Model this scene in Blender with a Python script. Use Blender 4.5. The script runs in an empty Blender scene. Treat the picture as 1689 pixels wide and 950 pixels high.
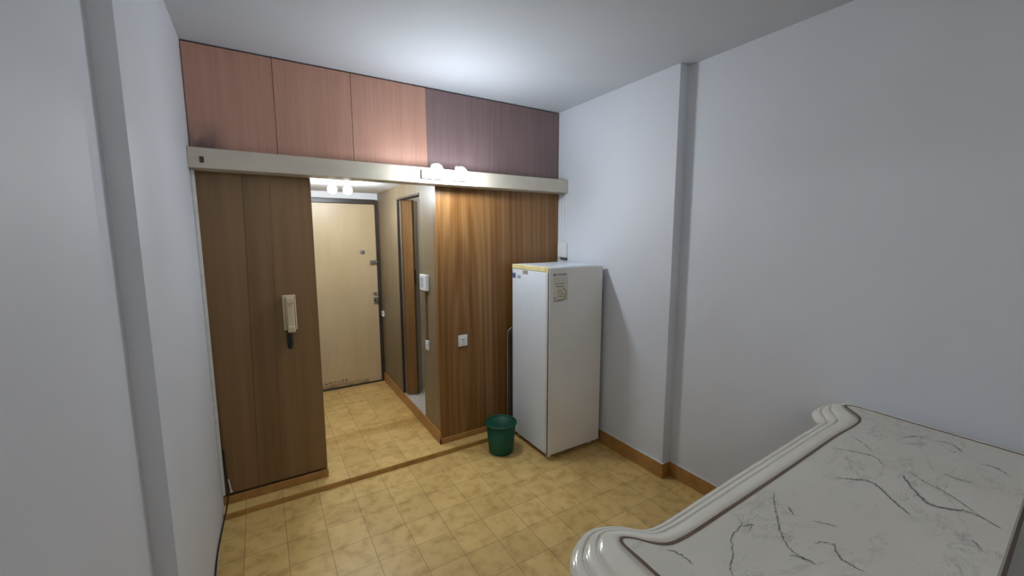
import bpy, bmesh, math, random
from mathutils import Matrix, Vector
random.seed(4)
SC = bpy.context.scene
COL = SC.collection

# ------------------------------------------------------------------ camera, light, exposure
cam_d = bpy.data.cameras.new('camera')
cam = bpy.data.objects.new('camera', cam_d); COL.objects.link(cam)
cam_d.sensor_fit = 'HORIZONTAL'; cam_d.sensor_width = 36.0
cam_d.lens = 674.53 / 1689.0 * 36.0
cam_d.clip_start = 0.02
R_, U_, F_ = ((0.85148, -0.52438, -0.00213), (0.06779, 0.10604, 0.99205), (0.51999, 0.84485, -0.12584))
cam.matrix_world = Matrix(((R_[0], U_[0], -F_[0], 0.2913), (R_[1], U_[1], -F_[1], -2.9268),
                           (R_[2], U_[2], -F_[2], 1.6797), (0, 0, 0, 1)))
SC.camera = cam
SC.view_settings.view_transform = 'Standard'
SC.view_settings.look = 'None'
SC.view_settings.exposure = 0.42
SC.view_settings.gamma = 1.0
SC.view_settings.use_curve_mapping = False
world = bpy.data.worlds.new('world'); SC.world = world; world.use_nodes = True
world.node_tree.nodes['Background'].inputs[0].default_value = (0.75, 0.85, 1.0, 1)
world.node_tree.nodes['Background'].inputs[1].default_value = 0.0
BULB_MAIN = 176.0      # emission of the two bulbs on the beam
BULB_HALL = 215.0       # emission of the two bulbs on the hall ceiling
FILL_REAR = 30.0        # unseen globe added behind the camera to raise the light level
COOL = (0.85, 0.925, 1.0)

# ------------------------------------------------------------------ room sizes (metres)
H = 2.734; W = 2.577; W2 = 2.66; YP = -1.2; YL = -1.355; XL = -0.054
STEP = 0.034; SY = -0.111; BEAM_T = 2.153; BEAM_B = 2.046; BY = -0.134
HX0 = 0.593; HX1 = 1.425; HY = 1.714; HZ = 2.14; REAR = -4.9

# ------------------------------------------------------------------ material helpers
def new_mat(name):
    m = bpy.data.materials.new(name); m.use_nodes = True
    nt = m.node_tree; b = nt.nodes['Principled BSDF']
    return m, nt, b
def N(nt, typ, **kw):
    n = nt.nodes.new(typ)
    for k, v in kw.items():
        if k.startswith('i_'):
            key = k[2:]
            n.inputs[int(key) if key.isdigit() else key.replace('_', ' ')].default_value = v
        else: setattr(n, k, v)
    return n
def L(nt, a, b): nt.links.new(a, b)
def c4(c): return (c[0], c[1], c[2], 1)
def s2l(r, g, b):
    f = lambda v: (v / 255 / 12.92) if v <= 10 else ((v / 255 + 0.055) / 1.055) ** 2.4
    return (f(r), f(g), f(b))
def obj_coords(nt, scale=(1, 1, 1)):
    t = N(nt, 'ShaderNodeTexCoord'); m = N(nt, 'ShaderNodeMapping')
    m.inputs['Scale'].default_value = scale
    L(nt, t.outputs['Object'], m.inputs['Vector']); return m.outputs['Vector']
def geo_coords(nt, scale=(1, 1, 1), loc=(0, 0, 0)):
    t = N(nt, 'ShaderNodeNewGeometry'); m = N(nt, 'ShaderNodeMapping')
    m.inputs['Scale'].default_value = scale; m.inputs['Location'].default_value = loc
    L(nt, t.outputs['Position'], m.inputs['Vector']); return m.outputs['Vector']
def ramp(nt, fac, stops):
    r = N(nt, 'ShaderNodeValToRGB'); e = r.color_ramp.elements
    while len(e) < len(stops): e.new(0.5)
    for el, (p, c) in zip(e, stops): el.position = p; el.color = c4(c)
    L(nt, fac, r.inputs['Fac']); return r.outputs['Color']
def mixc(nt, fac, a, b, mode='MIX'):
    m = N(nt, 'ShaderNodeMix', data_type='RGBA', blend_type=mode)
    for inp, v in ((m.inputs[0], fac), (m.inputs[6], a), (m.inputs[7], b)):
        if hasattr(v, 'is_linked') or hasattr(v, 'links'): L(nt, v, inp)
        elif isinstance(v, (int, float)): inp.default_value = v
        else: inp.default_value = c4(v)
    return m.outputs[2]
def noise(nt, vec, scale, detail=4, rough=0.55, dist=0.0):
    n = N(nt, 'ShaderNodeTexNoise'); n.inputs['Scale'].default_value = scale
    n.inputs['Detail'].default_value = detail; n.inputs['Roughness'].default_value = rough
    n.inputs['Distortion'].default_value = dist
    L(nt, vec, n.inputs['Vector']); return n.outputs['Fac']
def bump(nt, b, h, strength, dist=0.002):
    n = N(nt, 'ShaderNodeBump'); n.inputs['Strength'].default_value = strength; n.inputs['Distance'].default_value = dist
    L(nt, h, n.inputs['Height']); L(nt, n.outputs['Normal'], b.inputs['Normal'])
def plain(name, col, rough=0.5, metal=0.0, vary=0.06, scale=9.0, coat=0.0):
    m, nt, b = new_mat(name)
    v = geo_coords(nt)
    f = noise(nt, v, scale, 3)
    c = ramp(nt, f, [(0.3, tuple(x * (1 - vary) for x in col)), (0.7, tuple(min(1, x * (1 + vary)) for x in col))])
    L(nt, c, b.inputs['Base Color']); b.inputs['Roughness'].default_value = rough
    b.inputs['Metallic'].default_value = metal; b.inputs['Coat Weight'].default_value = coat
    return m
def wall_paint(name, col, rough=0.6):
    m, nt, b = new_mat(name)
    v = geo_coords(nt)
    c = ramp(nt, noise(nt, v, 2.2, 5), [(0.3, tuple(x * 0.965 for x in col)), (0.7, col)])
    L(nt, c, b.inputs['Base Color']); b.inputs['Roughness'].default_value = rough
    bump(nt, b, noise(nt, v, 60, 3), 0.12, 0.002)
    return m
def wood(name, dark, mid, light, sx=40, sz=1.1, rough=0.45, streak=0.5, axis='x', figure=0.0):
    """vertical grain: fine streaks, broad bands and optional cathedral figure"""
    m, nt, b = new_mat(name)
    v1 = geo_coords(nt, (sx, sx, sz)); v2 = geo_coords(nt, (sx * 0.22, sx * 0.22, sz * 0.35), (3, 7, 1))
    f1 = noise(nt, v1, 1.0, 5, 0.6, 0.3); f2 = noise(nt, v2, 1.0, 3, 0.5, 0.6)
    add = N(nt, 'ShaderNodeMath', operation='MULTIPLY_ADD'); L(nt, f1, add.inputs[0]); add.inputs[1].default_value = streak
    mul = N(nt, 'ShaderNodeMath', operation='MULTIPLY'); L(nt, f2, mul.inputs[0]); mul.inputs[1].default_value = 1 - streak
    L(nt, mul.outputs[0], add.inputs[2])
    fac = add.outputs[0]
    if figure:
        w = N(nt, 'ShaderNodeTexWave', wave_type='RINGS', rings_direction='Y')
        w.inputs['Scale'].default_value = 1.0; w.inputs['Distortion'].default_value = 5.0
        w.inputs['Detail'].default_value = 2.5; w.inputs['Detail Scale'].default_value = 0.6
        L(nt, geo_coords(nt, (6.5, 6.5, 0.55), (-10.6, 0, -0.2)), w.inputs['Vector'])
        a2 = N(nt, 'ShaderNodeMath', operation='MULTIPLY_ADD'); L(nt, w.outputs['Fac'], a2.inputs[0])
        a2.inputs[1].default_value = figure; L(nt, fac, a2.inputs[2])
        s = N(nt, 'ShaderNodeMath', operation='SUBTRACT'); L(nt, a2.outputs[0], s.inputs[0]); s.inputs[1].default_value = figure * 0.5
        fac = s.outputs[0]
    c = ramp(nt, fac, [(0.33, dark), (0.5, mid), (0.70, light)])
    L(nt, c, b.inputs['Base Color']); b.inputs['Roughness'].default_value = rough
    bump(nt, b, f1, 0.08, 0.001)
    return m
def tile_mat(name, band=False):
    m, nt, b = new_mat(name)
    v = geo_coords(nt, (1, 1, 1), (-0.715 + 4.0, 0.5124 + 6.0, 0) if not band else (-0.715 + 4.0, -0.24 + 6.0, 0))
    br = N(nt, 'ShaderNodeTexBrick'); br.offset = 0.0; br.squash = 1.0
    br.inputs['Scale'].default_value = 1.0; br.inputs['Brick Width'].default_value = 0.2; br.inputs['Row Height'].default_value = 0.2
    br.inputs['Mortar Size'].default_value = 0.0018; br.inputs['Mortar Smooth'].default_value = 0.3; br.inputs['Bias'].default_value = 0.0
    br.inputs['Color1'].default_value = c4(TILE_A); br.inputs['Color2'].default_value = c4(TILE_B); br.inputs['Mortar'].default_value = c4(GROUT)
    L(nt, v, br.inputs['Vector'])
    g = geo_coords(nt)
    cloud = ramp(nt, noise(nt, g, 13, 5, 0.55, 0.25), [(0.30, (0.76, 0.68, 0.58)), (0.52, (1, 1, 1)), (0.75, (1.06, 1.08, 1.14))])
    col = mixc(nt, 1.0, br.outputs['Color'], cloud, 'MULTIPLY')
    worn = ramp(nt, noise(nt, g, 1.4, 3), [(0.35, (0.9, 0.88, 0.84)), (0.65, (1.03, 1.03, 1.03))])
    col = mixc(nt, 1.0, col, worn, 'MULTIPLY')
    if band:   # one row of narrower, darker replacement tiles across the hall
        sep = N(nt, 'ShaderNodeSeparateXYZ'); L(nt, g, sep.inputs[0])
        d = N(nt, 'ShaderNodeMath', operation='SUBTRACT'); L(nt, sep.outputs['Y'], d.inputs[0]); d.inputs[1].default_value = 0.52
        a = N(nt, 'ShaderNodeMath', operation='ABSOLUTE'); L(nt, d.outputs[0], a.inputs[0])
        lt = N(nt, 'ShaderNodeMath', operation='LESS_THAN'); L(nt, a.outputs[0], lt.inputs[0]); lt.inputs[1].default_value = 0.065
        fm = N(nt, 'ShaderNodeMath', operation='MULTIPLY'); L(nt, lt.outputs[0], fm.inputs[0]); fm.inputs[1].default_value = 0.8
        col = mixc(nt, fm.outputs[0], col, mixc(nt, 1.0, col, (0.78, 0.68, 0.55), 'MULTIPLY'))
    L(nt, col, b.inputs['Base Color'])
    rr = N(nt, 'ShaderNodeMath', operation='MULTIPLY_ADD'); L(nt, noise(nt, g, 5, 4), rr.inputs[0])
    rr.inputs[1].default_value = 0.25; rr.inputs[2].default_value = 0.24
    L(nt, rr.outputs[0], b.inputs['Roughness'])
    inv = N(nt, 'ShaderNodeMath', operation='SUBTRACT'); inv.inputs[0].default_value = 1.0; L(nt, br.outputs['Fac'], inv.inputs[1])
    bump(nt, b, inv.outputs[0], 0.35, 0.002)
    return m

TILE_A = (0.80, 0.555, 0.205); TILE_B = (0.69, 0.465, 0.165); GROUT = (0.36, 0.225, 0.085)
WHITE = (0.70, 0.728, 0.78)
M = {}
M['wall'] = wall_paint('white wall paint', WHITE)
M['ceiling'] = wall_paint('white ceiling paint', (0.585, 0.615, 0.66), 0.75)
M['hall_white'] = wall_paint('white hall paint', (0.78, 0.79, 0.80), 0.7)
M['tile'] = tile_mat('ochre floor tiles'); M['hall_tile'] = tile_mat('ochre hall tiles', True)
M['tile_trim'] = plain('brown tile trim', (0.46, 0.25, 0.07), 0.35, vary=0.18, scale=14)
M['tile_base'] = plain('orange brown tile baseboard', (0.42, 0.21, 0.062), 0.35, vary=0.16, scale=14)
M['cream'] = plain('cream gloss paint', (0.62, 0.565, 0.46), 0.35, vary=0.05)
M['door'] = plain('cream door paint', (0.68, 0.56, 0.35), 0.38, vary=0.05, scale=5)
M['dark_brown'] = plain('dark brown frame paint', (0.045, 0.032, 0.026), 0.4, vary=0.2)
M['black'] = plain('black rubber', (0.012, 0.012, 0.013), 0.5)
M['dark_gap'] = plain('shadow gap brown', (0.03, 0.022, 0.018), 0.8)  # shade of the gap above the boards put into colour; plinth reuses it
M['panel_left'] = wood('dull brown veneer', (0.175, 0.096, 0.036), (0.225, 0.126, 0.05), (0.275, 0.162, 0.07), 22, 0.8, 0.42, 0.45)
M['panel_right'] = wood('walnut veneer', (0.155, 0.064, 0.014), (0.225, 0.105, 0.03), (0.33, 0.18, 0.07), 60, 0.6, 0.36, 0.42, figure=0.10)
M['panel_hall'] = wood('greyed brown veneer', (0.17, 0.125, 0.07), (0.22, 0.165, 0.095), (0.27, 0.205, 0.13), 26, 0.9, 0.42, 0.5)
M['copper'] = wood('faded copper brown board', (0.46, 0.245, 0.18), (0.52, 0.28, 0.205), (0.58, 0.325, 0.245), 90, 2.0, 0.5, 0.6)
M['maroon'] = wood('dark reddish brown board', (0.18, 0.115, 0.112), (0.22, 0.145, 0.14), (0.27, 0.18, 0.175), 90, 2.0, 0.45, 0.6)
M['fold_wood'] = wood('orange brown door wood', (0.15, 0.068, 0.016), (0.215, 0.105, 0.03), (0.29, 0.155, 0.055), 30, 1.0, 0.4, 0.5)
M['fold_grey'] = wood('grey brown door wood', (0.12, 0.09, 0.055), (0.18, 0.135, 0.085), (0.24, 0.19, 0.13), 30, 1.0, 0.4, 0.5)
M['plastic_white'] = plain('white plastic', (0.78, 0.79, 0.80), 0.35, vary=0.03)
M['plastic_cream'] = plain('cream plastic', (0.66, 0.55, 0.36), 0.35, vary=0.05)
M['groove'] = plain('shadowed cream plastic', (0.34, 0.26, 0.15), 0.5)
M['duct'] = plain('painted cable duct', (0.70, 0.69, 0.67), 0.45, vary=0.08, scale=20)
M['enamel'] = plain('white refrigerator enamel', (0.80, 0.87, 0.94), 0.3, vary=0.03, scale=3, coat=0.2)
M['enamel_door'] = plain('warm white refrigerator door', (0.84, 0.825, 0.78), 0.32, vary=0.03, scale=3, coat=0.2)  # warmer white than the cabinet enamel
M['yellowed'] = plain('yellowed plastic', (0.78, 0.66, 0.33), 0.4, vary=0.12, scale=12)
M['gasket'] = plain('dark grey gasket', (0.075, 0.07, 0.065), 0.6)
M['steel'] = plain('brushed steel', (0.45, 0.44, 0.42), 0.32, 0.9, vary=0.1, scale=60)
M['coil'] = plain('grey condenser tube', (0.30, 0.29, 0.28), 0.4, 0.4)
M['blue_sticker'] = plain('blue sticker', (0.09, 0.13, 0.30), 0.5, vary=0.5, scale=150)
M['pale_sticker'] = plain('pale blue sticker', (0.36, 0.42, 0.50), 0.5, vary=0.3, scale=150)
M['brown_sticker'] = plain('brown grey sticker', (0.33, 0.28, 0.24), 0.5, vary=0.5, scale=120)
M['label'] = plain('yellowed paper label', (0.74, 0.71, 0.62), 0.55, vary=0.06, scale=60)
M['ink'] = plain('brown label ink', (0.20, 0.14, 0.12), 0.6)
M['ochre_ink'] = plain('ochre label ink', (0.50, 0.43, 0.24), 0.6)
M['logo_grey'] = plain('grey badge', (0.19, 0.18, 0.17), 0.4)
M['bucket'] = plain('green plastic', (0.002, 0.085, 0.042), 0.5, vary=0.06)
M['bath_floor'] = plain('grey speckled floor', (0.50, 0.475, 0.43), 0.4, vary=0.15, scale=40)
M['bath_wall'] = wall_paint('pale grey green tiles', (0.62, 0.64, 0.60), 0.35)
M['lacquer'] = plain('cream white lacquer', (0.83, 0.79, 0.68), 0.16, vary=0.02, scale=3, coat=0.6)
M['inlay'] = plain('brown inlay', (0.155, 0.092, 0.06), 0.35, vary=0.15, scale=20)
M['counter_body'] = plain('dark reddish brown wood', (0.07, 0.032, 0.028), 0.4, vary=0.15)

def marble():
    m, nt, b = new_mat('white marble with grey veins')
    def vein(vec, scale, dist, width, detail=5, rough=0.6):
        f = noise(nt, vec, scale, detail, rough, dist)
        s = N(nt, 'ShaderNodeMath', operation='SUBTRACT'); L(nt, f, s.inputs[0]); s.inputs[1].default_value = 0.5
        a = N(nt, 'ShaderNodeMath', operation='ABSOLUTE'); L(nt, s.outputs[0], a.inputs[0])
        mr = N(nt, 'ShaderNodeMapRange', interpolation_type='SMOOTHSTEP'); L(nt, a.outputs[0], mr.inputs[0])
        mr.inputs[1].default_value = 0.0; mr.inputs[2].default_value = width; mr.inputs[3].default_value = 1.0; mr.inputs[4].default_value = 0.0
        return mr.outputs[0]
    def rot(scale, loc, ang):
        t = N(nt, 'ShaderNodeNewGeometry'); mp = N(nt, 'ShaderNodeMapping')
        mp.inputs['Rotation'].default_value = (0, 0, ang); mp.inputs['Scale'].default_value = scale; mp.inputs['Location'].default_value = loc
        L(nt, t.outputs['Position'], mp.inputs['Vector']); return mp.outputs['Vector']
    va = rot((2.2, 7.0, 1), (2.3, 4.1, 0), math.radians(38)); vb = rot((4.0, 9.0, 1), (7.7, 1.9, 0), math.radians(62))
    v1 = vein(va, 0.9, 0.5, 0.016, 6, 0.62); v2 = vein(vb, 1.0, 0.9, 0.02, 6, 0.68)
    mask = ramp(nt, noise(nt, geo_coords(nt, (1, 1, 1), (4, 2, 0)), 4.0, 3), [(0.45, (0, 0, 0)), (0.6, (1, 1, 1))])
    mask2 = ramp(nt, noise(nt, geo_coords(nt, (1, 1, 1), (9, 5, 0)), 5.5, 3), [(0.47, (0, 0, 0)), (0.62, (1, 1, 1))])
    def mul(a, b_, k):
        x = N(nt, 'ShaderNodeMath', operation='MULTIPLY'); L(nt, a, x.inputs[0]); L(nt, b_, x.inputs[1])
        y = N(nt, 'ShaderNodeMath', operation='MULTIPLY'); L(nt, x.outputs[0], y.inputs[0]); y.inputs[1].default_value = k
        return y.outputs[0]
    base = ramp(nt, noise(nt, geo_coords(nt), 3.0, 4), [(0.3, (0.68, 0.65, 0.56)), (0.7, (0.75, 0.72, 0.64))])
    c = mixc(nt, mul(v1, mask, 0.35), base, (0.20, 0.195, 0.185))
    c = mixc(nt, mul(v2, mask2, 0.4), c, (0.24, 0.235, 0.22))
    L(nt, c, b.inputs['Base Color']); b.inputs['Roughness'].default_value = 0.3
    return m
M['marble'] = marble()
M['vein'] = plain('grey marble vein', (0.21, 0.205, 0.19), 0.3, vary=0.4, scale=45)
def emit(name, col, strength):
    m, nt, b = new_mat(name)
    b.inputs['Base Color'].default_value = (0.9, 0.9, 0.9, 1)
    b.inputs['Emission Color'].default_value = c4(col); b.inputs['Emission Strength'].default_value = strength
    return m
M['bulb_main'] = emit('lit bulb', COOL, BULB_MAIN); M['bulb_hall'] = emit('lit hall bulb', COOL, BULB_HALL)
M['fill_rear'] = emit('added fill globe', (1.0, 0.965, 0.90), FILL_REAR)
M['fill_bath'] = emit('added bathroom fill globe', (1.0, 0.97, 0.9), 26.0)  # added bathroom fill light, its globe out of view
def door_paint():
    """cream paint with brown scuffs and a chipped row along the bottom"""
    m, nt, b = new_mat('cream door paint, scuffed at the bottom')
    g = geo_coords(nt); sep = N(nt, 'ShaderNodeSeparateXYZ'); L(nt, g, sep.inputs[0])
    base = ramp(nt, noise(nt, geo_coords(nt, (6, 6, 1.2)), 1.0, 4), [(0.3, (0.56, 0.425, 0.245)), (0.7, (0.63, 0.49, 0.30))])
    def band(z0, z1):
        mr = N(nt, 'ShaderNodeMapRange'); L(nt, sep.outputs['Z'], mr.inputs[0])
        mr.inputs[1].default_value = z1; mr.inputs[2].default_value = z0; return mr.outputs[0]
    spots = ramp(nt, noise(nt, geo_coords(nt, (60, 60, 90)), 1.0, 2), [(0.50, (0, 0, 0)), (0.56, (1, 1, 1))])
    def between(z0, z1, x1):
        a = N(nt, 'ShaderNodeMath', operation='GREATER_THAN'); L(nt, sep.outputs['Z'], a.inputs[0]); a.inputs[1].default_value = z0
        c = N(nt, 'ShaderNodeMath', operation='LESS_THAN'); L(nt, sep.outputs['Z'], c.inputs[0]); c.inputs[1].default_value = z1
        e = N(nt, 'ShaderNodeMath', operation='LESS_THAN'); L(nt, sep.outputs['X'], e.inputs[0]); e.inputs[1].default_value = x1
        p = N(nt, 'ShaderNodeMath', operation='MULTIPLY'); L(nt, a.outputs[0], p.inputs[0]); L(nt, c.outputs[0], p.inputs[1])
        q = N(nt, 'ShaderNodeMath', operation='MULTIPLY'); L(nt, p.outputs[0], q.inputs[0]); L(nt, e.outputs[0], q.inputs[1]); return q.outputs[0]
    k = N(nt, 'ShaderNodeMath', operation='MULTIPLY'); L(nt, spots, k.inputs[0]); L(nt, between(0.095, 0.125, 1.03), k.inputs[1])
    col = mixc(nt, k.outputs[0], base, (0.05, 0.03, 0.015))
    dirt = N(nt, 'ShaderNodeMath', operation='MULTIPLY'); L(nt, between(0.0, 0.092, 1.25), dirt.inputs[0])
    L(nt, ramp(nt, noise(nt, geo_coords(nt, (12, 12, 30)), 1.0, 3), [(0.4, (0.3, 0.3, 0.3)), (0.6, (0.8, 0.8, 0.8))]), dirt.inputs[1])
    col = mixc(nt, dirt.outputs[0], col, (0.25, 0.155, 0.07))
    L(nt, col, b.inputs['Base Color']); b.inputs['Roughness'].default_value = 0.38
    return m
M['door'] = door_paint()

# ------------------------------------------------------------------ mesh helpers
def box(bm, x0, x1, y0, y1, z0, z1, bevel=0.0, seg=2):
    vs = [bm.verts.new((x, y, z)) for x in (x0, x1) for y in (y0, y1) for z in (z0, z1)]
    q = [(0, 1, 3, 2), (4, 6, 7, 5), (0, 4, 5, 1), (2, 3, 7, 6), (0, 2, 6, 4), (1, 5, 7, 3)]
    fs = [bm.faces.new([vs[i] for i in f]) for f in q]
    if bevel:
        es = list({e for f in fs for e in f.edges})
        bmesh.ops.bevel(bm, geom=es, offset=bevel, segments=seg, profile=0.5, affect='EDGES')
    return bm
def prism(bm, pts, z0, z1):
    """pts: xy outline, extruded in z"""
    a = [bm.verts.new((x, y, z0)) for x, y in pts]; b = [bm.verts.new((x, y, z1)) for x, y in pts]
    n = len(pts); bm.faces.new(a[::-1]); bm.faces.new(b)
    for i in range(n): bm.faces.new((a[i], a[(i + 1) % n], b[(i + 1) % n], b[i]))
    return bm
def lathe(bm, prof, n=32, centre=(0, 0, 0), axis=(0, 0, 1)):
    """prof: (r, h) list revolved about axis"""
    ax = Vector(axis).normalized(); q = Vector((0, 0, 1)).rotation_difference(ax); c = Vector(centre)
    rings = []
    for r, h in prof:
        if r < 1e-6: rings.append([bm.verts.new(c + q @ Vector((0, 0, h)))])
        else: rings.append([bm.verts.new(c + q @ Vector((r * math.cos(2 * math.pi * i / n), r * math.sin(2 * math.pi * i / n), h))) for i in range(n)])
    for a, b in zip(rings, rings[1:]):
        for i in range(n):
            j = (i + 1) % n
            if len(a) == 1 and len(b) == 1: continue
            if len(a) == 1: bm.faces.new((a[0], b[i], b[j]))
            elif len(b) == 1: bm.faces.new((a[i], b[0], a[j]))
            else: bm.faces.new((a[i], b[i], b[j], a[j]))
    return bm
def ball(bm, c, r, n=20):
    prof = [(r * math.sin(math.pi * k / 12), -r * math.cos(math.pi * k / 12)) for k in range(13)]
    prof[0] = (0, -r); prof[-1] = (0, r)
    return lathe(bm, prof, n, c)
def smooth_path(pts, per=8):
    P = [Vector(p) for p in pts]; out = []
    for i in range(len(P) - 1):
        p0, p1, p2, p3 = P[max(i - 1, 0)], P[i], P[i + 1], P[min(i + 2, len(P) - 1)]
        for k in range(per):
            t = k / per
            out.append(0.5 * ((2 * p1) + (p2 - p0) * t + (2 * p0 - 5 * p1 + 4 * p2 - p3) * t * t + (3 * p1 - p0 - 3 * p2 + p3) * t ** 3))
    out.append(P[-1]); return out
def tube(bm, pts, r, n=8, per=8):
    P = smooth_path(pts, per) if per else [Vector(p) for p in pts]
    up = None; rings = []
    for i, p in enumerate(P):
        t = (P[min(i + 1, len(P) - 1)] - P[max(i - 1, 0)]).normalized()
        if up is None: up = t.orthogonal().normalized()
        up = (up - t * up.dot(t)).normalized(); s = t.cross(up)
        rings.append([bm.verts.new(p + r * (math.cos(2 * math.pi * k / n) * up + math.sin(2 * math.pi * k / n) * s)) for k in range(n)])
    for a, b in zip(rings, rings[1:]):
        for k in range(n): bm.faces.new((a[k], a[(k + 1) % n], b[(k + 1) % n], b[k]))
    bm.faces.new(rings[0][::-1]); bm.faces.new(rings[-1]); return bm
def BM(): return bmesh.new()
def obj(name, bm, mat, parent=None, smooth=False, label=None):
    bmesh.ops.recalc_face_normals(bm, faces=bm.faces)
    me = bpy.data.meshes.new(name)
    root = parent
    off = Vector((0, 0, 0))
    while root is not None: off += root.location; root = root.parent
    for v in bm.verts: v.co -= off
    bm.to_mesh(me); bm.free()
    me.materials.append(mat)
    if smooth: me.polygons.foreach_set('use_smooth', [True] * len(me.polygons))
    o = bpy.data.objects.new(name, me); COL.objects.link(o)
    if parent: o.parent = parent
    if label: o['label'] = label
    return o
def thing(name, label, cat, loc, group=None, kind=None):
    o = bpy.data.objects.new(name, None); COL.objects.link(o); o.location = loc
    o.empty_display_size = 0.1
    o['label'] = label; o['category'] = cat
    if group: o['group'] = group
    if kind: o['kind'] = kind
    return o
def struct(name, bm, mat, label, cat):
    o = obj(name, bm, mat); o['kind'] = 'structure'; o['label'] = label; o['category'] = cat; return o
def tag(o, label, cat, group=None):
    o['label'] = label; o['category'] = cat
    if group: o['group'] = group
    return o

# ------------------------------------------------------------------ the room shell
b = BM(); box(b, -0.3, W2 + 0.2, REAR - 0.2, SY + 0.02, -0.15, 0.0)
struct('floor', b, M['tile'], 'ochre tiled floor of the main room', 'floor')
b = BM(); box(b, -0.3, W2 + 0.2, SY + 0.004, HY + 0.1, -0.15, STEP)
struct('floor.001', b, M['hall_tile'], 'raised ochre tiled floor of the entrance hall', 'floor')
b = BM()
for i in range(-3, 12):                                    # riser tiles with joints
    x0 = 0.5135 + 0.2 * (i - 1); x0c, x1c = max(x0 + 0.0012, 0.0), min(x0 + 0.1988, W)
    if x1c > x0c: box(b, x0c, x1c, SY - 0.004, SY + 0.004, 0.0, STEP - 0.001, 0.001, 1)
struct('trim_1', b, M['tile_trim'], 'brown tile riser along the low step into the hall', 'step edge')
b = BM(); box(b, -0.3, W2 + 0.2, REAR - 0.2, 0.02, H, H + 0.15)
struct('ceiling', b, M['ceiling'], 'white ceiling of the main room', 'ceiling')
b = BM(); box(b, HX0 - 0.05, HX1, 0.062, HY + 0.1, HZ, HZ + 0.1)
struct('ceiling.001', b, M['hall_white'], 'low white ceiling of the entrance hall', 'ceiling')

b = BM(); prism(b, [(XL, REAR - 0.2), (XL, YL), (0, YL), (0, 0.10), (-0.3, 0.10), (-0.3, REAR - 0.2)], -0.1, H + 0.02)
struct('wall_left', b, M['wall'], 'white left wall with a shallow pillar', 'wall')
b = BM(); prism(b, [(W2, REAR - 0.2), (W2 + 0.2, REAR - 0.2), (W2 + 0.2, 0.10), (W, 0.10), (W, YP), (W2, YP)], -0.1, H + 0.02)
struct('wall_right', b, M['wall'], 'white right wall with a shallow pillar', 'wall')
b = BM(); box(b, -0.3, W2 + 0.2, REAR - 0.2, REAR, -0.1, H + 0.02)
struct('wall_rear', b, M['wall'], 'white wall behind the camera', 'wall')

# partition: upper boards, beam, lower panels
b = BM(); box(b, 0.0, W, 0.022, 0.06, BEAM_B + 0.01, H)
struct('wall_gap_shade', b, M['dark_gap'], 'backing behind the upper boards, coloured dark for the shade in the gap', 'wall')  # dark sheet stands in for shade in the gap under the ceiling
def board(b, xb0, xb1, xt0, xt1, z0, z1, y0, y1):
    v = [b.verts.new(p) for p in ((xb0, y0, z0), (xb1, y0, z0), (xt1, y0, z1), (xt0, y0, z1), (xb0, y1, z0), (xb1, y1, z0), (xt1, y1, z1), (xt0, y1, z1))]
    for f in ((0, 1, 2, 3), (5, 4, 7, 6), (4, 0, 3, 7), (1, 5, 6, 2), (3, 2, 6, 7), (4, 5, 1, 0)): b.faces.new([v[i] for i in f])
b = BM()
for x0, x1 in ((0.004, 0.4255), (0.4285, 0.8655), (0.8685, 1.1885), (1.1895, 1.374)):
    board(b, x0, x1, x0, x1, BEAM_T - 0.02, H - 0.009, 0.0, 0.022)
struct('wall_upper_left', b, M['copper'], 'faded copper brown boards above the beam', 'wall')
def add_stain(m, x1, z0, z1):
    nt = m.node_tree; bs = nt.nodes['Principled BSDF']; src = bs.inputs['Base Color'].links[0].from_socket
    g = geo_coords(nt); sep = N(nt, 'ShaderNodeSeparateXYZ'); L(nt, g, sep.inputs[0])
    def mr(o, a, b_):
        n_ = N(nt, 'ShaderNodeMapRange'); L(nt, o, n_.inputs[0]); n_.inputs[1].default_value = a; n_.inputs[2].default_value = b_; return n_.outputs[0]
    k = N(nt, 'ShaderNodeMath', operation='MULTIPLY'); L(nt, mr(sep.outputs['X'], x1, x1 * 0.6), k.inputs[0]); L(nt, mr(sep.outputs['Z'], z1, z0), k.inputs[1])
    k2 = N(nt, 'ShaderNodeMath', operation='MULTIPLY'); L(nt, k.outputs[0], k2.inputs[0]); L(nt, mr(noise(nt, geo_coords(nt, (14, 14, 7)), 1.0, 3), 0.25, 0.55), k2.inputs[1])
    L(nt, mixc(nt, k2.outputs[0], src, (0.17, 0.10, 0.09)), bs.inputs['Base Color'])
add_stain(M['copper'], 0.19, 2.18, 2.33)
b = BM(); board(b, 1.376, W - 0.003, 1.376, W - 0.003, BEAM_T - 0.02, H - 0.009, 0.001, 0.022)
struct('wall_upper_right', b, M['maroon'], 'dark reddish brown board above the beam, right end', 'wall')
b = BM(); box(b, 0.0, W, BY, 0.0, BEAM_B, BEAM_T, 0.004, 2)
struct('trim_2', b, M['cream'], 'cream painted beam running across the partition', 'beam')
b = BM()
PB, PT = 0.10, 2.046
board(b, 0.022, 0.1885, 0.005, 0.2345, PB, PT, 0.0, 0.03)
board(b, 0.1905, 0.3175, 0.2365, 0.3725, PB, PT, 0.0, 0.03)
board(b, 0.3185, 0.592, 0.3735, HX0 + 0.002, PB, PT, 0.0, 0.03)
box(b, 0.0, HX0, 0.03, 0.06, STEP, HZ + 0.02)
struct('wall_panel_left', b, M['panel_left'], 'dull brown wood panel left of the hall opening', 'wall')
b = BM(); box(b, HX1, W, 0.0, 0.05, STEP, HZ, 0.0)
struct('wall_panel_right', b, M['panel_right'], 'streaky walnut panel behind the refrigerator', 'wall')
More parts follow.
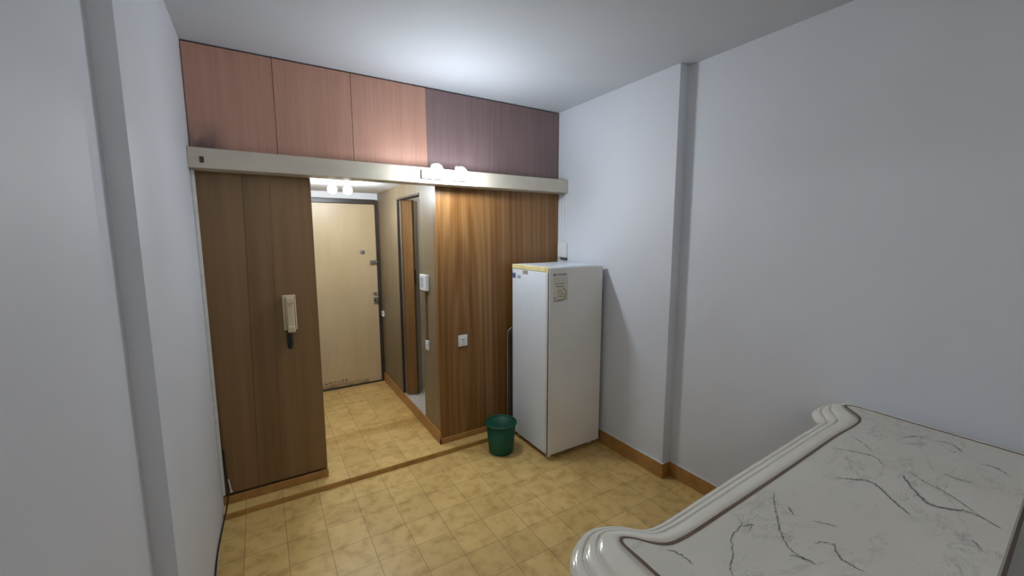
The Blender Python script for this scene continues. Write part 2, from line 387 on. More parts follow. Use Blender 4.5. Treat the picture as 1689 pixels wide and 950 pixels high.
def base(name, x0, x1, y0, y1, z0, z1, label):
    b = BM(); box(b, x0, x1, y0, y1, z0, z1, 0.002, 1)
    return struct(name, b, M['tile_base'], label, 'baseboard')
base('baseboard_left', 0.0, HX0 + 0.003, -0.012, 0.0, STEP, STEP + 0.052, 'orange brown tile baseboard under the left wood panel')
base('baseboard_middle', HX1 - 0.012, W, -0.012, 0.0, STEP, STEP + 0.046, 'orange brown tile baseboard under the walnut panel')
b = BM(); box(b, W - 0.010, W, YP - 0.010, -0.12, 0.0, 0.11, 0.002, 1); box(b, W, W2, YP - 0.010, YP, 0.0, 0.11, 0.002, 1)
struct('baseboard_right', b, M['tile_base'], 'orange brown baseboard along the right pillar', 'baseboard')
base('baseboard_right.001', W2 - 0.010, W2, REAR, YP - 0.010, 0.0, 0.105, 'orange brown baseboard along the right wall nearest the counter')

M['paint_line'] = plain('white paint edge', (0.78, 0.77, 0.74), 0.5)
b = BM(); box(b, W - 0.011, W, YP - 0.011, -0.12, 0.1095, 0.1125); box(b, W, W2, YP - 0.011, YP, 0.1095, 0.1125); box(b, W2 - 0.011, W2, REAR, YP - 0.011, 0.1045, 0.1075)
struct('trim_3', b, M['paint_line'], 'thin white paint edge on top of the right baseboard', 'trim')
# entrance hall
b = BM(); box(b, HX0 - 0.05, HX0, 0.06, HY + 0.1, STEP - 0.01, HZ + 0.05)
struct('wall_hall_left', b, M['panel_hall'], 'left side wall of the entrance hall', 'wall')
OY0, OY1, OZ0, OZ1 = 0.35, 0.985, 0.13, 2.03
b = BM()
box(b, HX1, HX1 + 0.05, 0.05, OY0, STEP, HZ); box(b, HX1, HX1 + 0.05, OY1, HY + 0.1, STEP, HZ)
box(b, HX1, HX1 + 0.05, OY0, OY1, OZ1, HZ); box(b, HX1, HX1 + 0.05, OY0, OY1, STEP, OZ0 - 0.004)
struct('wall_hall_right', b, M['panel_hall'], 'grey brown veneer side wall of the hall with the bathroom doorway', 'wall')
b = BM(); box(b, HX1 - 0.012, HX1, -0.012, HY, STEP, 0.135, 0.002, 1)
struct('baseboard_hall', b, M['tile_base'], 'orange brown baseboard along the hall side wall', 'baseboard')
b = BM()
box(b, HX0, 0.745, HY, HY + 0.1, STEP, HZ); box(b, 1.405, HX1, HY, HY + 0.1, STEP, HZ); box(b, 0.745, 1.405, HY, HY + 0.1, 2.075, HZ)
struct('wall_hall_end', b, M['hall_white'], 'white hall end wall around the entrance door', 'wall')

d = thing('door_1', 'cream entrance door with dark frame at the hall end', 'door', (1.08, HY, STEP), kind='structure')
b = BM(); box(b, 0.764, 1.392, HY + 0.004, HY + 0.045, STEP + 0.012, 2.024, 0.003, 1)
leaf = obj('door_leaf', b, M['door'], d)
b = BM()
box(b, 0.735, 0.762, HY - 0.014, HY + 0.06, STEP, 2.068, 0.002, 1); box(b, 1.394, 1.424, HY - 0.014, HY + 0.06, STEP, 2.068, 0.002, 1)
box(b, 0.735, 1.424, HY - 0.015, HY + 0.06, 2.026, 2.07, 0.002, 1)
obj('door_frame', b, M['dark_brown'], d)
b = BM(); box(b, 0.735, 1.424, HY - 0.012, HY + 0.06, STEP, STEP + 0.010, 0.001, 1); obj('threshold', b, M['dark_brown'], d)
b = BM(); lathe(b, [(0, 0.012), (0.012, 0.012), (0.013, 0.008), (0.024, 0.007), (0.026, 0.0), (0, 0)], 24, (1.244, HY + 0.004, 1.51), (0, -1, 0)); obj('peephole', b, M['steel'], leaf)
def lock(z, h, w=0.06, bar=True):
    b = BM(); box(b, 1.392 - w, 1.391, HY - 0.018, HY + 0.006, z - h / 2, z + h / 2, 0.004, 2)
    if bar: box(b, 1.392 - w * 0.8, 1.401, HY - 0.024, HY - 0.018, z - h * 0.16, z + h * 0.16, 0.002, 1)
    return obj('lock', b, M['steel'], leaf)
lock(1.40, 0.045, 0.075); lock(0.978, 0.07, 0.052, False)
b = BM(); lathe(b, [(0, 0.022), (0.012, 0.022), (0.016, 0.017), (0.016, 0.004), (0.022, 0.003), (0.022, 0), (0, 0)], 24, (1.358, HY + 0.004, 1.052), (0, -1, 0)); obj('lock_cylinder', b, M['steel'], leaf)
b = BM(); box(b, 1.341, 1.36, HY - 0.0225, HY - 0.018, 0.968, 0.988, 0.002, 1); obj('keyhole_cover', b, M['dark_brown'], leaf)

# bathroom seen through the side doorway
b = BM(); box(b, HX1 + 0.001, 2.56, 0.05, 1.08, 0.02, OZ0); struct('floor.002', b, M['bath_floor'], 'grey speckled bathroom floor beyond the side doorway', 'floor')
b = BM(); box(b, HX1 + 0.05, 2.56, 1.02, 1.08, OZ0, HZ); box(b, 2.5, 2.56, 0.05, 1.02, OZ0, HZ)
struct('wall_bathroom', b, M['bath_wall'], 'pale grey bathroom wall beyond the side doorway', 'wall')
b = BM(); box(b, HX1 + 0.05, 2.56, 0.05, 1.08, HZ, HZ + 0.06); struct('ceiling.002', b, M['hall_white'], 'white bathroom ceiling', 'ceiling')
d2 = thing('door_2', 'brown folding door bunched at the far side of the bathroom doorway', 'door', (1.47, 0.93, OZ0), kind='structure')
b = BM()
box(b, HX1 - 0.006, HX1 + 0.056, OY1 - 0.014, OY1 + 0.001, OZ0, OZ1, 0.002, 1)
box(b, HX1 - 0.006, HX1 + 0.056, OY0, OY1, OZ1 - 0.016, OZ1 + 0.001, 0.002, 1)
obj('door_frame', b, M['dark_brown'], d2)
def fold(p, q, mat, name='fold_panel', th=0.007, z0=OZ0 + 0.006, z1=OZ1 - 0.018):
    (x0, y0), (x1, y1) = p, q; dx, dy = x1 - x0, y1 - y0; l = math.hypot(dx, dy); nx, ny = -dy / l * th, dx / l * th
    b = BM(); prism(b, [(x0 - nx, y0 - ny), (x1 - nx, y1 - ny), (x1 + nx, y1 + ny), (x0 + nx, y0 + ny)], z0, z1)
    return obj(name, b, mat, d2)
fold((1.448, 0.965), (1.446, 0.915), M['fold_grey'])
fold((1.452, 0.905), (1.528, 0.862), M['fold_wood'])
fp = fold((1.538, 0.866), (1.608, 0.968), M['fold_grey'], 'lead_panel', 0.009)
b = BM(); box(b, 1.538, 1.552, 0.862, 0.880, 1.22, 1.37, 0.004, 2); obj('door_handle', b, M['black'], fp, label='black vertical handle')

# ------------------------------------------------------------------ lamps
def twin_lamp(root, base_bm, bulbs, aim, mat, r, k0=5, sr=0.017):
    obj('base_plate', base_bm, M['plastic_white'], root)
    a = Vector(aim).normalized()
    for c in bulbs:
        c = Vector(c)
        rc, hc = r * math.sin(math.pi * k0 / 16), -r * math.cos(math.pi * k0 / 16)
        b = BM(); lathe(b, [(0, hc - 0.052), (sr, hc - 0.052), (sr, hc - 0.03), (sr + 0.001, hc - 0.026), (rc * 0.9, hc - 0.004), (rc + 0.0008, hc), (rc * 0.8, hc), (0, hc - 0.01)], 24, c, a); obj('lamp_socket', b, M['plastic_white'], root, True)
        prof = [(0, hc - 0.002), (rc * 0.95, hc - 0.001)] + [(r * math.sin(math.pi * k / 16), -r * math.cos(math.pi * k / 16)) for k in range(k0, 16)] + [(0, r)]
        b = BM(); lathe(b, prof, 28, c, a); obj('bulb', b, mat, root, True)
t = thing('twin_lamp', 'two lit bulbs on a white base on the cream beam', 'lamp', (1.43, BY, 2.11))
b = BM(); box(b, 1.275, 1.60, BY - 0.03, BY, 2.075, 2.135, 0.006, 2)
twin_lamp(t, b, [(1.341, -0.262, 2.121), (1.517, -0.262, 2.115)], (0, -0.75, -0.5), M['bulb_main'], 0.041, 5)
t = thing('twin_lamp', 'two lit bulbs on the hall ceiling above the entrance door', 'lamp', (0.90, 0.78, HZ))
b = BM(); box(b, 0.80, 1.0, 0.75, 0.81, HZ - 0.012, HZ, 0.004, 2)
twin_lamp(t, b, [(0.837, 0.78, 2.066), (0.957, 0.78, 2.064)], (0, 0, -1), M['bulb_hall'], 0.036, 3, 0.011)
t = thing('fill_globe', 'unseen warm fill globe added on the ceiling behind the camera', 'lamp', (0.55, -4.35, H))  # added fill light, never in view
b = BM(); lathe(b, [(0, 0), (0.075, 0), (0.07, -0.03), (0.045, -0.04), (0, -0.04)], 32, (0.55, -4.35, H)); obj('base_plate', b, M['plastic_white'], t, True)
b = BM(); ball(b, (0.55, -4.35, H - 0.135), 0.10, 32); obj('fill_globe_shade', b, M['fill_rear'], t, True)
t = thing('fill_globe', 'unseen small fill globe added on the bathroom ceiling', 'lamp', (2.0, 0.42, HZ))  # added to brighten the bathroom behind the doorway, itself unseen
b = BM(); lathe(b, [(0, 0), (0.06, 0), (0.055, -0.02), (0, -0.02)], 24, (2.0, 0.42, HZ)); obj('base_plate', b, M['plastic_white'], t, True)
b = BM(); ball(b, (2.0, 0.42, HZ - 0.075), 0.06, 24); obj('fill_globe_shade', b, M['fill_bath'], t, True)

# ------------------------------------------------------------------ refrigerator
FX0, FX1, FY0, FY1, FZ0, FZ1 = 2.03, 2.54, -0.612, -0.105, 0.04, 1.456
f = thing('refrigerator', 'white single door refrigerator with yellowed top against the walnut panel', 'refrigerator', ((FX0 + FX1) / 2, (FY0 + FY1) / 2, 0))
b = BM(); box(b, FX0, FX1, FY0 + 0.046, FY1, FZ0, FZ1 - 0.032, 0.007, 3)
cab = obj('cabinet', b, M['enamel'], f)
b = BM(); box(b, FX0 + 0.001, FX1 - 0.001, FY0 + 0.022, FY0 + 0.050, FZ0 + 0.002, FZ1 - 0.01, 0.003, 2); obj('front_bezel', b, M['duct'], cab)
b = BM(); box(b, FX0, FX1, FY0, FY0 + 0.009, FZ0 + 0.002, FZ1 - 0.002, 0.004, 3); door = obj('door', b, M['enamel_door'], f)
b = BM(); box(b, FX0 + 0.0005, FX1 - 0.0005, FY0 + 0.007, FY0 + 0.023, FZ0 + 0.004, FZ1 - 0.004, 0.001, 1); obj('gasket', b, M['gasket'], door, label='dark door edge and gasket')
b = BM(); box(b, FX0 - 0.002, FX1 + 0.002, FY0 + 0.05, FY1 - 0.002, FZ1 - 0.032, FZ1, 0.006, 3)
tc = obj('top_cover', b, M['enamel'], f)
b = BM(); box(b, FX0 - 0.0035, FX0 + 0.022, FY0 + 0.05, FY1 - 0.004, FZ1 - 0.034, FZ1 + 0.001, 0.004, 2); obj('edge_trim', b, M['yellowed'], tc, label='yellowed plastic side edge')
b = BM(); box(b, FX0 + 0.02, FX1 - 0.004, FY0 + 0.066, FY1 - 0.02, FZ1 - 0.002, FZ1 + 0.002, 0.001, 1); obj('top_sheet', b, M['enamel'], f)
b = BM(); box(b, FX0 - 0.0012, FX0 + 0.03, FY0 + 0.016, FY0 + 0.050, FZ1 - 0.042, FZ1 - 0.0005, 0.005, 2); obj('hinge_cap', b, M['yellowed'], door)
def side_patch(name, y0, y1, z0, z1, mat):
    b = BM(); box(b, FX0 - 0.0008, FX0, y0, y1, z0, z1); return obj(name, b, mat, cab)
side_patch('sticker', -0.160, -0.112, 1.346, 1.386, M['blue_sticker'])
side_patch('sticker', -0.232, -0.185, 1.347, 1.372, M['pale_sticker'])
side_patch('sticker', -0.335, -0.262, 1.388, 1.416, M['brown_sticker'])
def front_patch(b, x0, x1, z0, z1, lift=0.0008): return box(b, x0, x1, FY0 - lift, FY0 - lift + 0.001, z0, z1)
b = BM()                                                    # illegible grey badge: a dot and a run of small letters
lathe(b, [(0, 0.0008), (0.009, 0.0008), (0.009, 0)], 20, (2.072, FY0, 1.404), (0, -1, 0))
x = 2.086
for k, w in enumerate((0.011, 0.013, 0.009, 0.013, 0.004, 0.011, 0.013)):
    z0, z1 = 1.396, 1.411
    front_patch(b, x, x + 0.0035, z0, z1)
    if w > 0.005:
        front_patch(b, x, x + w, z1 - 0.0035, z1)
        if k % 2: front_patch(b, x + w - 0.0035, x + w, z0, z1)
        else: front_patch(b, x, x + w, z0, z0 + 0.0035)
    x += w + 0.0045
obj('badge', b, M['logo_grey'], door)
b = BM(); front_patch(b, 2.064, 2.198, 1.208, 1.388, 0.0005); lab = obj('energy_label', b, M['label'], door, label='yellowed paper energy label')
for x0, x1, z0, z1 in ((2.080, 2.165, 1.337, 1.341), (2.088, 2.158, 1.316, 1.321), (2.066, 2.090, 1.232, 1.237), (2.066, 2.150, 1.212, 1.218), (2.10, 2.19, 1.222, 1.225)):
    b = BM(); front_patch(b, x0, x1, z0, z1, 0.0012); obj('printed_line', b, M['ink'], lab)
b = BM()
for i in range(12):                                        # the curved gauge printed on the label
    a0, a1 = math.radians(-75 + 12 * i), math.radians(-75 + 12 * (i + 1))
    cx, cz, ri, ro = 2.135, 1.262, 0.040, 0.052
    v = [b.verts.new((cx + r * math.cos(a), FY0 - 0.0012, cz + r * math.sin(a))) for r, a in ((ri, a0), (ro, a0), (ro, a1), (ri, a1))]
    b.faces.new(v)
for k in range(4): front_patch(b, 2.10, 2.145 + 0.012 * (3 - k), 1.240 + 0.016 * k, 1.248 + 0.016 * k, 0.0012)
obj('printed_gauge', b, M['ochre_ink'], lab)
for fx, fy in ((FX0 + 0.05, FY0 + 0.06), (FX1 - 0.05, FY0 + 0.06), (FX0 + 0.05, FY1 - 0.05), (FX1 - 0.05, FY1 - 0.05)):
    b = BM(); lathe(b, [(0, 0), (0.018, 0), (0.018, 0.015), (0.012, 0.02), (0.012, 0.05), (0, 0.05)], 16, (fx, fy, 0)); obj('foot', b, M['plastic_white'], f)
b = BM(); box(b, FX0 - 0.018, FX1 - 0.03, FY1 - 0.002, FY1 + 0.012, FZ0 + 0.02, 0.895, 0.002, 1); con = obj('rear_plate', b, M['black'], f)
b = BM()
for k in range(14):
    z = 0.14 + k * 0.054; s = 1 if k % 2 else -1
    x0, x1 = FX0 + 0.02, FX1 - 0.03
    tube(b, [(x0 if s < 0 else x1, FY1 + 0.026, z), (x1 if s < 0 else x0, FY1 + 0.026, z)], 0.0028, 6, 1)
for xx in (FX0 + 0.12, FX0 + 0.25, FX0 + 0.38): tube(b, [(xx, FY1 + 0.029, 0.1), (xx, FY1 + 0.029, 0.9)], 0.0022, 6, 1)
obj('condenser_grid', b, M['coil'], f)
b = BM(); tube(b, [(FX0 + 0.02, FY1 + 0.03, 0.925), (FX0 - 0.012, FY1 + 0.03, 0.905), (FX0 - 0.026, FY1 + 0.03, 0.86), (FX0 - 0.026, FY1 + 0.03, 0.6), (FX0 - 0.026, FY1 + 0.03, 0.12), (FX0, FY1 + 0.03, 0.09)], 0.0042, 8, 8)
tube(b, [(FX0 + 0.02, FY1 + 0.02, 0.70), (FX0 - 0.006, FY1 + 0.02, 0.68), (FX0 - 0.010, FY1 + 0.02, 0.62), (FX0 - 0.010, FY1 + 0.02, 0.15), (FX0 + 0.01, FY1 + 0.02, 0.12)], 0.003, 8, 8)
obj('condenser_tube', b, M['coil'], f, True)

# ------------------------------------------------------------------ bucket
bx, by = 1.812, -0.288
bk = thing('bucket', 'green plastic bucket on the tiles beside the refrigerator', 'bucket', (bx, by, 0))
b = BM(); lathe(b, [(0, 0.004), (0.086, 0.004), (0.091, 0.0), (0.095, 0.004), (0.097, 0.03), (0.115, 0.232), (0.112, 0.232), (0.094, 0.03), (0.091, 0.010), (0, 0.010)], 56, (bx, by, 0)); obj('bucket_body', b, M['bucket'], bk, True)
b = BM(); lathe(b, [(0.113, 0.226), (0.121, 0.226), (0.124, 0.231), (0.124, 0.241), (0.120, 0.246), (0.115, 0.244), (0.112, 0.235), (0.113, 0.226)], 56, (bx, by, 0)); obj('rim', b, M['bucket'], bk, True)

# ------------------------------------------------------------------ intercom handset
ph = thing('intercom_phone', 'cream intercom handset hanging on the dull brown wood panel', 'intercom', (0.425, 0, 1.2))
b = BM(); box(b, 0.392, 0.466, -0.028, 0.0, 1.092, 1.314, 0.005, 2); obj('wall_base', b, M['plastic_cream'], ph)
b = BM(); box(b, 0.413, 0.452, -0.052, -0.029, 1.080, 1.304, 0.008, 3); box(b, 0.411, 0.454, -0.062, -0.03, 1.262, 1.306, 0.008, 3); box(b, 0.411, 0.454, -0.062, -0.03, 1.080, 1.122, 0.008, 3)
obj('handset', b, M['plastic_cream'], ph)
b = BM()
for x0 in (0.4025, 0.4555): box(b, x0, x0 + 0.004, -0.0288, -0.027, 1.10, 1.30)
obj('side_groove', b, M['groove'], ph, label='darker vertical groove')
b = BM()
def coil(p0, p1, r, turns):
    pts = []
    for i in range(turns * 8 + 1):
        u = i / (turns * 8); a = 2 * math.pi * u * turns
        c = Vector(p0).lerp(Vector(p1), u); c.z -= 0.0
        pts.append(c + Vector((r * math.cos(a), r * math.sin(a) * 0.8, 0)))
    return pts
arc = []
for i in range(181):                                        # coiled lead: down, round and back up in a bunched loop
    u = i / 180; ph_ = u * math.pi
    cx = 0.420 - 0.007 * math.cos(ph_) ; cz = 1.088 - 0.112 * math.sin(ph_) ** 0.8
    a = 2 * math.pi * u * 22
    arc.append((cx + 0.010 * math.cos(a), -0.02 + 0.010 * math.sin(a), cz + 0.004 * math.sin(a)))
tube(b, arc, 0.0028, 6, 0)
obj('coiled_cord', b, M['black'], ph, True)

# ------------------------------------------------------------------ wall fittings
t = thing('wall_socket', 'white wall socket on the walnut panel beside the refrigerator', 'socket', (1.628, 0, 0.852))
b = BM(); box(b, 1.588, 1.666, -0.009, 0.0, 0.808, 0.898, 0.003, 2); obj('cover_plate', b, M['plastic_white'], t)
b = BM(); box(b, 1.606, 1.648, -0.012, -0.0085, 0.826, 0.880, 0.002, 1); ins = obj('socket_insert', b, M['plastic_white'], t)
b = BM()
for sx, sz in ((1.620, 0.862), (1.634, 0.862), (1.627, 0.842)): box(b, sx - 0.0025, sx + 0.0025, -0.0125, -0.0119, sz - 0.006, sz + 0.006)
obj('socket_hole', b, M['black'], ins)
t = thing('junction_box', 'white plastic box in the corner above the refrigerator', 'junction box', (W, -0.085, 1.55))
b = BM(); box(b, W - 0.024, W, -0.140, -0.026, 1.492, 1.618, 0.004, 2); bx_ = obj('box_body', b, M['plastic_white'], t)
b = BM(); box(b, W - 0.028, W - 0.0235, -0.132, -0.034, 1.500, 1.610, 0.003, 2); obj('lid', b, M['plastic_white'], t)
b = BM(); box(b, W - 0.02, W, -0.138, -0.06, 1.474, 1.491, 0.002, 1); obj('bottom_entry', b, M['gasket'], t)
t = thing('cable_duct', 'thin white double duct from the beam down to the corner box', 'cable duct', (W, -0.08, 1.62))
b = BM(); box(b, W - 0.008, W, -0.052, -0.034, 1.618, BEAM_B, 0.002, 1); obj('duct_strip', b, M['plastic_white'], t)
b = BM(); box(b, W - 0.008, W, -0.094, -0.076, 1.618, BEAM_B, 0.002, 1); obj('duct_strip', b, M['plastic_white'], t)
t = thing('cable_duct', 'long painted duct in the left corner beside the wood panel', 'cable duct', (0, -0.05, 0.06))
b = BM(); box(b, 0.0, 0.014, -0.075, -0.042, 0.13, BEAM_B, 0.003, 1); obj('duct_channel', b, M['duct'], t)
b = BM(); box(b, 0.014, 0.017, -0.073, -0.044, 0.13, BEAM_B - 0.002, 0.001, 1); obj('duct_cover', b, M['duct'], t)
t = thing('wall_chime', 'white plastic box high on the hall side wall near the corner', 'chime box', (HX1, 0.247, 1.31))
b = BM(); box(b, HX1 - 0.028, HX1, 0.176, 0.322, 1.245, 1.372, 0.004, 2); obj('box_body', b, M['plastic_white'], t)
b = BM()
for k in range(5): box(b, HX1 - 0.0292, HX1 - 0.0275, 0.236 + 0.014 * k, 0.242 + 0.014 * k, 1.268, 1.348)
obj('grille_slot', b, M['pale_sticker'], t)
t = thing('cable_duct', 'narrow brown duct between the white box and the small switch in the hall', 'cable duct', (HX1, 0.22, 0.82))
b = BM(); box(b, HX1 - 0.012, HX1, 0.232, 0.262, 0.832, 1.244, 0.002, 1); obj('duct_channel', b, M['panel_hall'], t)
b = BM(); box(b, HX1 - 0.014, HX1 - 0.011, 0.236, 0.258, 0.834, 1.242, 0.001, 1); obj('duct_cover', b, M['fold_wood'], t)
t = thing('light_switch', 'small white switch low on the hall side wall near the corner', 'switch', (HX1, 0.225, 0.79))
b = BM(); box(b, HX1 - 0.016, HX1, 0.198, 0.262, 0.752, 0.830, 0.004, 2); obj('switch_body', b, M['plastic_white'], t)
b = BM(); box(b, HX1 - 0.021, HX1 - 0.0155, 0.216, 0.244, 0.772, 0.806, 0.002, 2); obj('switch_rocker', b, M['plastic_white'], t)
t = thing('wall_hook', 'small dark hook plate near the left end of the cream beam', 'hook', (0.06, BY, 2.09))
b = BM(); box(b, 0.052, 0.072, BY - 0.004, BY, 2.074, 2.106, 0.001, 1); obj('hook_plate', b, M['dark_brown'], t)
b = BM(); tube(b, [(0.062, BY - 0.003, 2.096), (0.062, BY - 0.012, 2.092), (0.062, BY - 0.014, 2.083), (0.062, BY - 0.009, 2.079)], 0.002, 6, 6); obj('hook_wire', b, M['dark_brown'], t, True)
t = thing('ceiling_hook', 'small yellowed fixing on the beam left of the lit bulbs', 'hook', (1.235, BY, 2.103))
b = BM(); box(b, 1.226, 1.246, BY - 0.004, BY, 2.088, 2.118, 0.001, 1); obj('hook_plate', b, M['yellowed'], t)
b = BM(); tube(b, [(1.236, BY - 0.003, 2.108), (1.236, BY - 0.012, 2.104), (1.236, BY - 0.014, 2.095), (1.236, BY - 0.009, 2.091)], 0.002, 6, 6); obj('hook_wire', b, M['yellowed'], t, True)
b = BM(); box(b, HX1 - 0.02, HX1 - 0.001, 1.60, 1.66, 0.80, 0.86, 0.004, 2)
tag(obj('wall_plate', b, M['plastic_white']), 'tiny pale plate on the hall side wall by the entrance door', 'switch plate')
# black cable along the left wall foot
t = thing('power_cable', 'black cable running down the left corner and along the left wall foot', 'cable', (0.01, -0.1, 0))
b = BM(); tube(b, [(0.024, -0.026, 0.40), (0.024, -0.028, 0.32), (0.028, -0.03, 0.22), (0.032, -0.045, 0.14), (0.022, -0.10, 0.07), (0.012, -0.16, 0.045), (0.007, -0.30, 0.05), (0.006, -0.50, 0.075), (0.006, -0.64, 0.07), (0.007, -0.80, 0.02), (0.008, -1.05, 0.006), (0.010, -1.32, 0.006)], 0.0042, 8, 8)
obj('cable_lead', b, M['black'], t, True)
b = BM(); tube(b, [(0.034, -0.014, 0.20), (0.04, -0.02, 0.155), (0.044, -0.022, 0.12)], 0.004, 8, 6); box(b, 0.038, 0.05, -0.028, -0.016, 0.115, 0.125, 0.002, 1); obj('white_connector', b, M['duct'], t, True, label='pale connector')

# ------------------------------------------------------------------ bar counter
CT = 0.90
IN = [(1.047, -2.364), (1.0505, -2.30), (1.051, -2.255), (1.054, -2.236), (1.062, -2.229), (1.074, -2.234), (1.094, -2.253), (1.116, -2.284), (1.140, -2.306), (1.167, -2.317), (1.203, -2.321),
      (1.345, -2.317), (1.777, -2.304), (2.211, -2.287), (2.376, -2.289), (2.452, -2.285), (2.498, -2.272), (2.533, -2.249), (2.565, -2.216), (2.596, -2.186), (2.607, -2.179), (2.622, -2.186), (2.635, -2.206), (2.636, -2.26), (2.630, -2.337), (2.623, -2.71)]
CX, CY = 0.2913, -2.9268
def sc(p, k): return (CX + k * (p[0] - CX), CY + k * (p[1] - CY))
IN = [sc(p, 0.975) for p in IN]
OUT = [(0.868, -2.42), (0.869, -2.32), (0.871, -2.255), (0.885, -2.222), (0.910, -2.192), (0.946, -2.168), (0.986, -2.151), (1.029, -2.147), (1.074, -2.161), (1.108, -2.185), (1.135, -2.216), (1.16, -2.233), (1.20, -2.236),
       (1.24, -2.234), (1.578, -2.214), (2.0, -2.195), (2.251, -2.184), (2.318, -2.183), (2.357, -2.155), (2.409, -2.119), (2.46, -2.103), (2.51, -2.104), (2.56, -2.110), (2.605, -2.120), (2.636, -2.142), (2.652, -2.178), (2.652, -2.23), (2.648, -2.345), (2.644, -2.45), (2.635, -2.70)]
# landmarks: start, left tip, left notch, right notch, right tip, corner, end
LI = [0, 4, 9, 15, 20, 22, 25]; LO = [0, 6, 11, 17, 21, 25, 29]; CN = [10, 16, 26, 18, 10, 12]
ang = math.radians(2.9)
def near_y(x): return -2.786 + math.tan(ang) * (x - 1.71)
def resample(P, n):
    P = [Vector((p[0], p[1], 0)) for p in P]; S = smooth_path(P, 10) if len(P) > 2 else P
    ls = [0]
    for a, c in zip(S, S[1:]): ls.append(ls[-1] + (c - a).length)
    out = []
    for k in range(n + 1):
        d_ = ls[-1] * k / n; i = 0
        while i < len(S) - 2 and ls[i + 1] < d_: i += 1
        u = (d_ - ls[i]) / max(1e-9, ls[i + 1] - ls[i]); out.append(S[i].lerp(S[i + 1], min(1, u)))
    return out
def matched(P, lm, off_left_x, end_x):
    full = []
    for s in range(len(lm) - 1):
        seg = resample(P[lm[s]:lm[s + 1] + 1], CN[s]); full += seg if s == 0 else seg[1:]
    first, last = full[0], full[-1]
    pre = [Vector((off_left_x, near_y(off_left_x), 0)).lerp(first, k / 8) for k in range(8)]
    post = [last.lerp(Vector((end_x, near_y(end_x), 0)), k / 2) for k in (1, 2)]
    return pre + full + post
CI = matched(IN, LI, IN[0][0] - 0.012, IN[-1][0] - 0.004)
CO = matched(OUT, LO, 0.862, 2.632)
def gauss(C, passes):
    for _ in range(passes):
        C = [C[0]] + [0.25 * C[i - 1] + 0.5 * C[i] + 0.25 * C[i + 1] for i in range(1, len(C) - 1)] + [C[-1]]
    return C
CI = gauss(CI, 1); CO = gauss(CO, 2)
bc = thing('bar_counter', 'cream lacquered bar counter with veined marble top by the right wall', 'counter', (1.75, -2.55, 0))
PROF = [(0.05, 0), (0.25, 0.0), (0.38, -0.002), (0.46, -0.006), (0.51, -0.013), (0.525, -0.026), (0.54, -0.0185), (0.58, -0.0165), (0.64, -0.018), (0.70, -0.022), (0.75, -0.030), (0.768, -0.045), (0.785, -0.0355),
        (0.82, -0.0335), (0.88, -0.036), (0.94, -0.041), (0.98, -0.050), (1.0, -0.062), (0.99, -0.074), (0.95, -0.082), (0.85, -0.085), (0.05, -0.085)]
b = BM(); cols = []
for i, (p, q) in enumerate(zip(CI, CO)):
    cols.append([b.verts.new((p.x + (q.x - p.x) * t_, p.y + (q.y - p.y) * t_, CT + 0.7 * z_)) for t_, z_ in PROF])
n = len(PROF)
for a, c in zip(cols, cols[1:]):
    for k in range(n): b.faces.new((a[k], a[(k + 1) % n], c[(k + 1) % n], c[k]))
b.faces.new(cols[0]); b.faces.new(cols[-1][::-1])
obj('edge_moulding', b, M['lacquer'], bc, True)
b = BM()                                                    # marble field inside the inlay
pts = [p + (q - p) * 0.03 for p, q in zip(CI, CO)]
top = [b.verts.new((p.x, p.y, CT - 0.0005)) for p in pts]; bot = [b.verts.new((p.x, p.y, CT - 0.058)) for p in pts]
b.faces.new(top); b.faces.new(bot[::-1])
for i in range(len(pts)): j = (i + 1) % len(pts); b.faces.new((top[i], top[j], bot[j], bot[i]))
MT = obj('marble_top', b, M['marble'], bc)
VEINS = [([(1.84, -2.426), (1.864, -2.45), (1.9, -2.481), (1.888, -2.516), (1.851, -2.55), (1.821, -2.583), (1.797, -2.61)], 2.2),
         ([(2.043, -2.326), (2.065, -2.356), (2.094, -2.404), (2.101, -2.441), (2.058, -2.476)], 1.4),
         ([(2.211, -2.331), (2.194, -2.371), (2.14, -2.421)], 1.2),
         ([(2.045, -2.526), (1.987, -2.561), (1.943, -2.591), (1.909, -2.623), (1.921, -2.652), (1.95, -2.684), (1.956, -2.715), (1.933, -2.758)], 2.8),
         ([(2.085, -2.532), (2.047, -2.581), (2.029, -2.629), (1.994, -2.676), (1.956, -2.715)], 1.2),
         ([(1.592, -2.349), (1.526, -2.385), (1.469, -2.42), (1.41, -2.458), (1.372, -2.502), (1.364, -2.547)], 1.3),
         ([(1.546, -2.413), (1.521, -2.438)], 1.6),
         ([(1.384, -2.34), (1.362, -2.38), (1.289, -2.395), (1.238, -2.429), (1.19, -2.45), (1.168, -2.473)], 0.8),
         ([(1.348, -2.384), (1.382, -2.398), (1.346, -2.407)], 0.7),
         ([(1.11, -2.334), (1.125, -2.359), (1.123, -2.398)], 1.0),
         ([(1.492, -2.544), (1.45, -2.571), (1.442, -2.596), (1.444, -2.621)], 1.6),
         ([(1.45, -2.518), (1.477, -2.534), (1.482, -2.553)], 0.9),
         ([(1.351, -2.505), (1.37, -2.527), (1.372, -2.552)], 1.8),
         ([(2.37, -2.443), (2.43, -2.467), (2.445, -2.502)], 1.8),
         ([(2.326, -2.466), (2.378, -2.51)], 1.3),
         ([(2.164, -2.6), (2.158, -2.632), (2.171, -2.666)], 1.8),
         ([(2.35, -2.647), (2.36, -2.683), (2.325, -2.718)], 1.6),
         ([(2.453, -2.52), (2.457, -2.559), (2.406, -2.597)], 1.6),
         ([(1.806, -2.726), (1.781, -2.75)], 1.6),
         ([(1.538, -2.475), (1.57, -2.521)], 0.8)]
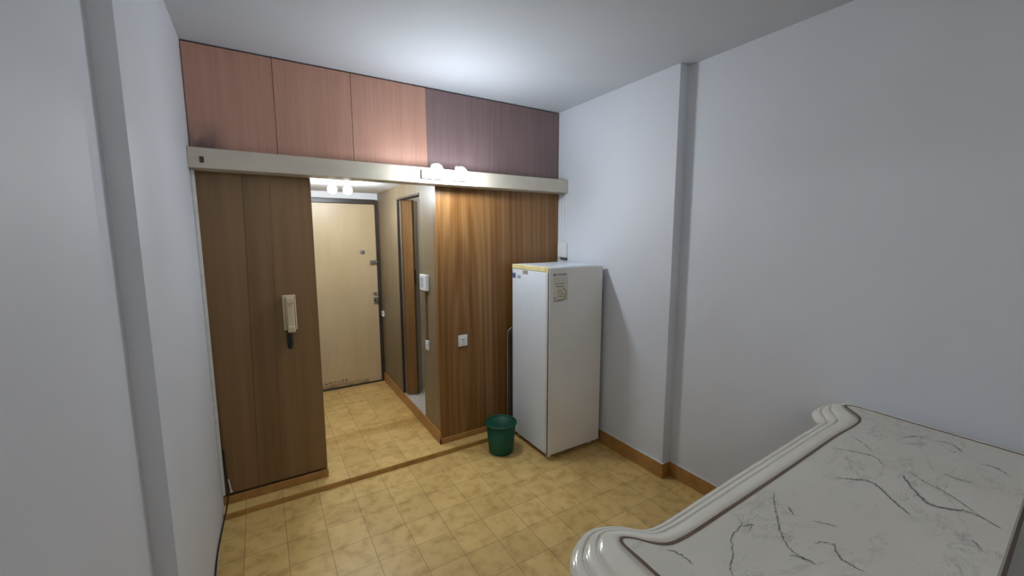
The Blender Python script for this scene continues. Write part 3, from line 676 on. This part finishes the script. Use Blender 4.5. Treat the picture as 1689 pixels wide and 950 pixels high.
def add_veins(o):
    me = o.data; vb = BM(); vb.from_mesh(me)
    rnd = random.Random(11)
    for pts_, wd in VEINS:
        P = smooth_path([(x, y, CT + 0.0002) for x, y in pts_], 14); n_ = len(P)
        jx = [rnd.gauss(0, 1) for _ in range(n_)]; jx = [0.25 * jx[max(i - 1, 0)] + 0.5 * jx[i] + 0.25 * jx[min(i + 1, n_ - 1)] for i in range(n_)]
        prev = None
        for i, p in enumerate(P):
            t_ = (P[min(i + 1, n_ - 1)] - P[max(i - 1, 0)]).normalized(); nn = Vector((-t_.y, t_.x, 0))
            env = math.sin(math.pi * min(1, max(0, (i + 0.4) / n_))) ** 0.6
            w_ = 0.0016 * wd * env * (0.45 + abs(rnd.gauss(0, 0.6)))
            c_ = p + nn * jx[i] * 0.0022 - bc.location
            cur = (vb.verts.new(c_ + nn * w_), vb.verts.new(c_ - nn * w_))
            if prev:
                fc = vb.faces.new((prev[0], prev[1], cur[1], cur[0])); fc.material_index = 1
                if fc.normal.z < 0: fc.normal_flip()
            prev = cur
    vb.to_mesh(me); vb.free(); me.materials.append(M['vein'])
add_veins(MT)
b = BM(); ring = []
for i, (p, q) in enumerate(zip(CI, CO)):
    d_ = (q - p).normalized(); a_ = p - d_ * 0.0015; c_ = p + d_ * 0.0075
    ring.append([b.verts.new((a_.x, a_.y, CT + 0.0008)), b.verts.new((c_.x, c_.y, CT + 0.0008)), b.verts.new((c_.x, c_.y, CT - 0.004)), b.verts.new((a_.x, a_.y, CT - 0.004))])
for a, c in zip(ring, ring[1:]):
    for k in range(4): b.faces.new((a[k], a[(k + 1) % 4], c[(k + 1) % 4], c[k]))
b.faces.new(ring[0]); b.faces.new(ring[-1][::-1])
obj('inlay_line', b, M['inlay'], bc)
def rot_box(b, x0, x1, y0, y1, z0, z1, bev):
    """box aligned with the counter's slight turn; y measured from the near edge line"""
    t_ = math.tan(ang); pts_ = [(x0, near_y(x0) + y0), (x1, near_y(x1) + y0), (x1, near_y(x1) + y1), (x0, near_y(x0) + y1)]
    prism(b, pts_, z0, z1)
b = BM(); rot_box(b, 1.05, 2.52, 0.14, 0.42, 0.06, 0.845, 0); body = obj('counter_body', b, M['counter_body'], bc)
b = BM(); rot_box(b, 1.09, 2.48, 0.18, 0.38, 0.0, 0.06, 0); obj('plinth', b, M['dark_gap'], bc)
b = BM(); rot_box(b, 1.02, 2.53, 0.0, 0.02, 0.73, 0.840, 0); rot_box(b, 1.10, 1.13, 0.03, 0.14, 0.79, 0.842, 0); rot_box(b, 2.4, 2.43, 0.03, 0.14, 0.79, 0.842, 0); obj('apron', b, M['counter_body'], bc, label='dark reddish brown rail under the near edge')
